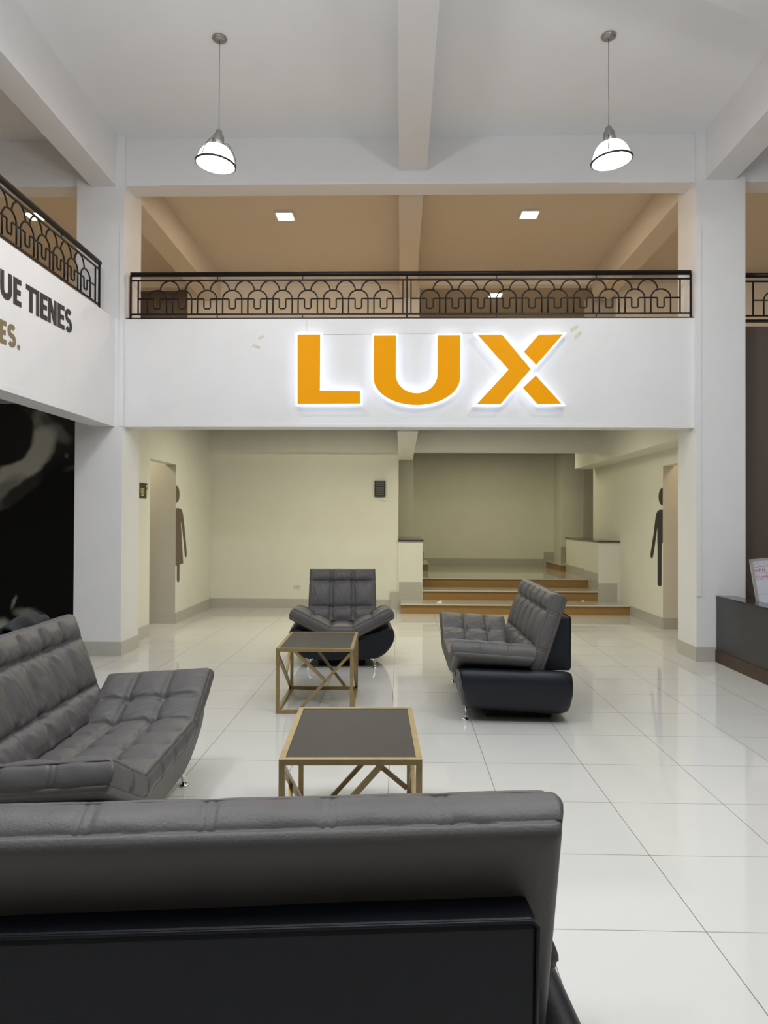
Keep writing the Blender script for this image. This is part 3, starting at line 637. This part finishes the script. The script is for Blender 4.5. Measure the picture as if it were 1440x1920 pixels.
def make_seating(kind, label, cat, hl, hb, ncol, x0, seat_us, front_mat, seed, loc, rz, trim=.02):
    """local x = length, y = 0 at the front to .92 at the back"""
    T = thing(kind, label, cat, loc, rz)
    # base: barrel section swept from front to back
    g = hl
    half = [(g - .25, .085), (g - .15, .115), (g - .08, .165), (g - .035, .22), (g - .008, .28), (g, .335), (g - .008, .375), (g - .03, .415), (g - .06, .432), (g - .10, .42), (g - .16, .39), (x0 + .02, .285)]
    sec = [(-x, z) for x, z in half] + [(x, z) for x, z in reversed(half)]
    # order: left bottom..left top .. right top .. right bottom
    ys = [(0, .030), (.012, .012), (.035, 0), (.25, 0), (.5, 0), (.75, 0), (.86, 0), (.95, .008), (.985, .022), (1.0, .05)]
    vs = []; n = len(sec); cz = .27
    for tt, ins in ys:
        for x, z in sec:
            yf = .035 + (.44 - z) * .20; y = yf + (.895 - yf) * tt
            k = ins; xx = x - math.copysign(min(k, abs(x)), x); zz = z + (k if z < cz else -k) - (.045 if z < cz else .02) * tt - (.012 if z < .2 else 0)
            wob = .004 * noise.noise(Vector((x * 6, y * 9, z * 9))) if tt > .8 else 0
            vs.append((xx + wob, y, zz))
    fs = [tuple(range(n - 1, -1, -1)), tuple(range((len(ys) - 1) * n, len(ys) * n))]
    for i in range(len(ys) - 1):
        for k in range(n): fs.append((i * n + k, i * n + (k + 1) % n, (i + 1) * n + (k + 1) % n, (i + 1) * n + k))
    o = MB().add(vs, fs).build('base', NAVY, T, smooth=True); sb = o.modifiers.new('s', 'SUBSURF'); sb.levels = 1; sb.render_levels = 2
    # front panel following the section
    P = [(x - math.copysign(min(.018, abs(x)), x), z + (.012 if z < cz else -.015)) for x, z in sec]
    fn = lambda u, v, d: (u, .035 + (.44 - v) * .20 - d, v)
    MB().prism(P, fn, -.02, .012).build('front_panel', front_mat, T, bevel=.008)
    MB().box(-(hl - .30), hl - .30, .28, .78, 0.0, .11).build('plinth', BLACK, T)
    # seat cushion folded up at both ends
    ang = math.radians(27); W_ = (hl - x0); arc = W_ / math.cos(ang); U = 2 * (x0 + arc) - trim; zt = .43; Tk = .125; zc = zt - Tk / 2; tilt = math.radians(3.5)
    def seat_map(u, v, w_):
        s = 1 if u >= 0 else -1; a = abs(u); f = .05
        # smooth fold: angle ramps from 0 to ang over [x0-f, x0+f]
        if a <= x0 - f: x, z, th = a, 0, 0
        elif a <= x0 + f:
            q_ = (a - (x0 - f)) / (2 * f); th = ang * q_; x = (x0 - f) + (a - (x0 - f)) * math.cos(th / 2); z = (a - (x0 - f)) * math.sin(th / 2)
        else:
            xb = (x0 - f) + 2 * f * math.cos(ang / 2); zb = 2 * f * math.sin(ang / 2); x = xb + (a - x0 - f) * math.cos(ang); z = zb + (a - x0 - f) * math.sin(ang); th = ang
        x -= math.sin(th) * w_; z += math.cos(th) * w_
        y = v; zz = zc + z - (v - .3) * math.tan(tilt)
        return (s * x, y + (w_ * .05), zz)
    vv = .60
    cushion(U, vv, Tk, seat_us, [vv * .36, vv * .70], seat_map, seed).build('seat_cushion', GREY, T, smooth=True)
    # back cushion
    ta = math.radians(18.6); up = Vector((0, math.sin(ta), math.cos(ta))); nf = Vector((0, -math.cos(ta), math.sin(ta))); bc = Vector((0, .624, .397)); V = .585
    def back_map(u, v, w_):
        p = bc + up * v + nf * w_; p.x = u * (1 - .03 * (v / V)); return tuple(p)
    cw = 2 * hb / ncol; us = [-hb + cw * i for i in range(1, ncol)]
    cushion(2 * hb, V, .125, us, [V * .27, V * .76], back_map, seed + 5).build('back_cushion', GREY, T, smooth=True)
    xb = hb - .07
    P = [(.68, .38), (.905, .38), (.905, .785), (.80, .79)]
    MB().prism(P, lambda u, v, d: (d, u, v), -xb, xb).build('back_frame', NAVY, T, bevel=.014)
    # piping along the rear top edge of the frame
    p = MB().tube([(-xb + .01, .905, .40), (-xb + .003, .905, .775), (-xb + .014, .903, .784), (xb - .014, .903, .784), (xb - .003, .905, .775), (xb - .01, .905, .40)], .004, 6).build('piping', NAVY, T, smooth=True)
    for sx in (-1, 1):
        x = sx * (hl - .215)
        L = thing_part('leg', T)
        MB().tube([(x - sx * .06, .16, .115), (x - sx * .03, .13, .105), (x, .115, .075), (x + sx * .008, .11, .04), (x + sx * .012, .108, .012)], [.016, .016, .014, .012, .014], 10).lathe([(0, .012), (.024, .012), (.027, .006), (.025, 0), (0, 0)], 18, lambda p, x=x, sx=sx: p + Vector((x + sx * .012, .108, 0))).build_into(L)
    return T
def build_into(s, o):
    me = o.data; me.from_pydata(s.v, [], s.f); me.validate(); me.materials.append(CHROME)
    for p in me.polygons: p.use_smooth = True
MB.build_into = build_into
def thing_part(name, parent):
    o = bpy.data.objects.new(name, bpy.data.meshes.new(name)); COL.objects.link(o); o.parent = parent; return o

HL, HB = .83, .70
sofa_us = [-.63, -.42, -.21, 0, .21, .42, .63]
sofa = make_seating('sofa', 'dark grey tufted sofa at left facing the tables, seat and raised ends in view', 'sofa', HL, HB, 6, .42, sofa_us, GREY, 3, (-1.09, 3.40, 0), math.radians(92.5))
s2 = copy_tree(sofa); s2.location = (.385, 6.05, 0); s2.rotation_euler = (0, 0, math.radians(-90)); s2['label'] = 'dark grey tufted two-seater sofa seen end-on, right of the far table'
s3 = copy_tree(sofa); s3.location = (-.449, 2.162, 0); s3.rotation_euler = (0, 0, math.radians(185)); s3['label'] = 'dark grey sofa in the foreground seen from behind with navy-black back frame'
for ch in s3.children:
    if ch.name.startswith('back_cushion'): ch.rotation_euler = (0, 0, math.radians(.9))
    if ch.name.startswith('seat'): ch.scale.x = .90
for s in (sofa, s2, s3): s['group'] = 'matching tufted sofas around the tables'
make_seating('armchair', 'single grey tufted armchair with navy barrel base behind the far table', 'armchair', .545, .365, 3, .12, [-.34, -.12, .12, .34], NAVY, 11, (-.590, 7.13, 0), math.radians(4.3), trim=.09)

# jacket hanging behind the left sofa
rnd = random.Random(4); vs = []; fs = []; nx, ny = 26, 14
for i in range(nx):
    for j in range(ny):
        u = i / (nx - 1); v = j / (ny - 1); a = v * PI * 1.1
        x = -.19 + .38 * u; yy = .035 - .05 * math.cos(a) + .012 * math.sin(9 * u + 3 * v); z = .055 * math.sin(a) - .10 * max(0, v - .5) * (1.2 + math.sin(u * 11)) + .014 * noise.noise(Vector((u * 5, v * 4, 1))) * 2 - .03 * (2 * u - 1) ** 4
        vs.append((x, yy, z))
for i in range(nx - 1):
    for j in range(ny - 1): fs.append((i * ny + j, (i + 1) * ny + j, (i + 1) * ny + j + 1, i * ny + j + 1))
o = MB().add(vs, fs).build('folded_jacket', CLOTH, smooth=True); o.location = (-1.915, 3.66, .955); o.rotation_euler = (0, 0, math.radians(92)); sm = o.modifiers.new('t', 'SOLIDIFY'); sm.thickness = .012
tag(o, 'dark jacket draped behind the top of the left sofa', 'jacket')

# ------------------------------------------------------------------ coffee tables
def coffee_table(label, loc, rz, front, back, left, right):
    """front/back bars in face coords (u 0..1 from the left seen from the camera, v 0..1 up); left/right: u from front to back"""
    T = thing('coffee_table', label, 'table', loc, rz, 'brass framed coffee tables')
    Wd, D, Hh, s = .605, .83, .51, .026
    x0, x1, y0, y1 = -Wd / 2, Wd / 2, 0, D
    for x in (x0 + s / 2, x1 - s / 2):
        for y in (y0 + s / 2, y1 - s / 2): MB().box(x - s / 2, x + s / 2, y - s / 2, y + s / 2, 0, Hh - .0).build('leg', BRASS, T, bevel=.0015)
    for nm, za, zb in (('top_rail', Hh - s, Hh), ('bottom_rail', 0, s)):
        for y in (y0 + s / 2, y1 - s / 2): MB().box(x0 + s, x1 - s, y - s / 2, y + s / 2, za, zb).build(nm, BRASS, T)
        for x in (x0 + s / 2, x1 - s / 2): MB().box(x - s / 2, x + s / 2, y0 + s, y1 - s, za, zb).build(nm, BRASS, T)
    MB().box(x0 + s, x1 - s, y0 + s, y1 - s, Hh - .018, Hh - .003).build('table_top', TTOP, T)
    m = .75
    def put(bars, P0, du, side):
        for (u0, v0, u1, v1) in bars:
            a = Vector(P0) + Vector(du) * u0 + Vector((0, 0, s + (Hh - 2 * s) * v0)); c = Vector(P0) + Vector(du) * u1 + Vector((0, 0, s + (Hh - 2 * s) * v1))
            MB().bar(a, c, s * .85, s * .85, side).build('diagonal_brace', BRASS, T)
    put(front, (x0 + s, y0 + s / 2, 0), (Wd - 2 * s, 0, 0), (0, 1, 0))
    put(back, (x0 + s, y1 - s / 2, 0), (Wd - 2 * s, 0, 0), (0, 1, 0))
    put(left, (x0 + s / 2, y0 + s, 0), (0, D - 2 * s, 0), (1, 0, 0))
    put(right, (x1 - s / 2, y0 + s, 0), (0, D - 2 * s, 0), (1, 0, 0))
    return T
coffee_table('brass framed coffee table with dark top in front of the armchair', (-.670, 5.535, 0), math.radians(.8),
             [(.28, 0, 1.0, .96), (.22, 1, .66, .50)], [(.20, 1, .84, 0), (.60, 1, .42, .68)], [(0, .93, .95, 0), (.55, .38, .98, .9)], [(0, .5, .6, 1), (.3, .75, 1, 0)])
coffee_table('brass framed coffee table with dark top nearest the foreground sofa', (-.208, 2.995, 0), math.radians(2.2),
             [(.0, .02, .74, 1.0)], [(.26, 0, .98, .95), (.60, .52, 1.0, .12)], [(0, .97, .95, .05), (.05, 0, .42, .55)], [(.0, .0, .9, .95), (.55, .6, 1, .1)])

# ------------------------------------------------------------------ reception counter and whiteboard
T = thing('reception_counter', 'charcoal reception counter with walnut plinth against the right pillar', 'counter', (3.41, 2.0, 0))
MB().box(0, .17, 0, 5.765, .13, .70).build('counter_panel', COUNTER, T)
MB().box(-.006, .19, -.01, 5.766, .70, .715).build('counter_top', CTOP, T)
MB().box(-.012, .17, 0, 5.764, 0, .13).build('plinth', WOOD, T)
T = thing('lower_desk', 'lower grey desk surface behind the charcoal counter', 'desk', (3.60, 2.0, 0))
MB().box(.01, .75, 0, 5.6, .62, .65).build('desk_top', ALU, T)
for y in (.1, 5.4): MB().box(.05, .7, y, y + .04, 0, .62).build('side_panel', COUNTER, T)
T = thing('whiteboard', 'small whiteboard with handwritten names leaning on the counter', 'whiteboard', (3.612, 7.27, .678), 0)
T.rotation_euler = (math.radians(-9), math.radians(-5), 0)
MB().box(0, .60, 0, .012, 0, .45).build('board', BOARD, T)
for a in ((-.012, .012, -.004, .016, 0, .45), (.588, .612, -.004, .016, 0, .45), (-.012, .612, -.004, .016, .438, .46), (-.012, .612, -.004, .016, -.01, .012)):
    MB().box(*a).build('frame', ALU, T)
fw = lambda u, v, d: (u, -d, v)
def write(strokes, ox, oz, sx, sz, wd, m, nm):
    b = MB()
    for st in strokes: ribbon(b, [(ox + u * sx, oz + v * sz) for u, v in st], wd, fw, .001)
    b.build(nm, m, T)
AL = {'A': [[(0, 0), (.5, 1), (1, 0)], [(.2, .4), (.8, .4)]], 'S': [[(1, .9), (.5, 1), (.05, .78), (.5, .52), (.95, .25), (.5, 0), (0, .1)]], 'E': [[(1, 1), (0, 1), (0, 0), (1, 0)], [(0, .5), (.8, .5)]],
      'O': [[(.5, 1), (0, .6), (.1, .1), (.5, 0), (.95, .2), (1, .7), (.5, 1)]], 'R': [[(0, 0), (0, 1), (.8, .9), (.8, .6), (0, .5), (1, 0)]], 'M': [[(0, 0), (.1, 1), (.5, .3), (.9, 1), (1, 0)]],
      'I': [[(.5, 0), (.5, 1)]], 'l': [[(.4, 1), (.4, 0)]], 'e': [[(.1, .3), (.8, .35), (.4, .6), (.1, .3), (.4, 0), (.9, .1)]], 'j': [[(.6, .6), (.6, -.2), (.1, -.3)]], 'a': [[(.8, .55), (.3, .55), (.1, .1), (.7, .15), (.8, .55), (.9, 0)]],
      'n': [[(.1, 0), (.1, .6), (.2, .5), (.7, .5), (.8, 0)]], 'd': [[(.8, .5), (.2, .4), (.3, 0), (.8, .1), (.8, 1.1)]], 'r': [[(.2, 0), (.2, .5), (.8, .5)]]}
def word(txt, ox, oz, cw, h, wd, m, nm):
    st = []
    for i, c in enumerate(txt): st += [[((i + u * .78), v) for u, v in s] for s in AL[c]]
    write(st, ox, oz, cw, h, wd, m, nm)
word('ASESOR', .012, .385, .035, .040, .0035, MPINK, 'handwriting')
word('MARIA', .02, .325, .023, .032, .004, MRED, 'handwriting')
word('Alejandra', .02, .263, .0165, .034, .0032, MRED, 'handwriting')
for z in (.375, .312, .248, .10): write([[(0, 0), (1, .006 / .01)]], .008, z, .58, .01, .0025, MBLK, 'ruled_line')
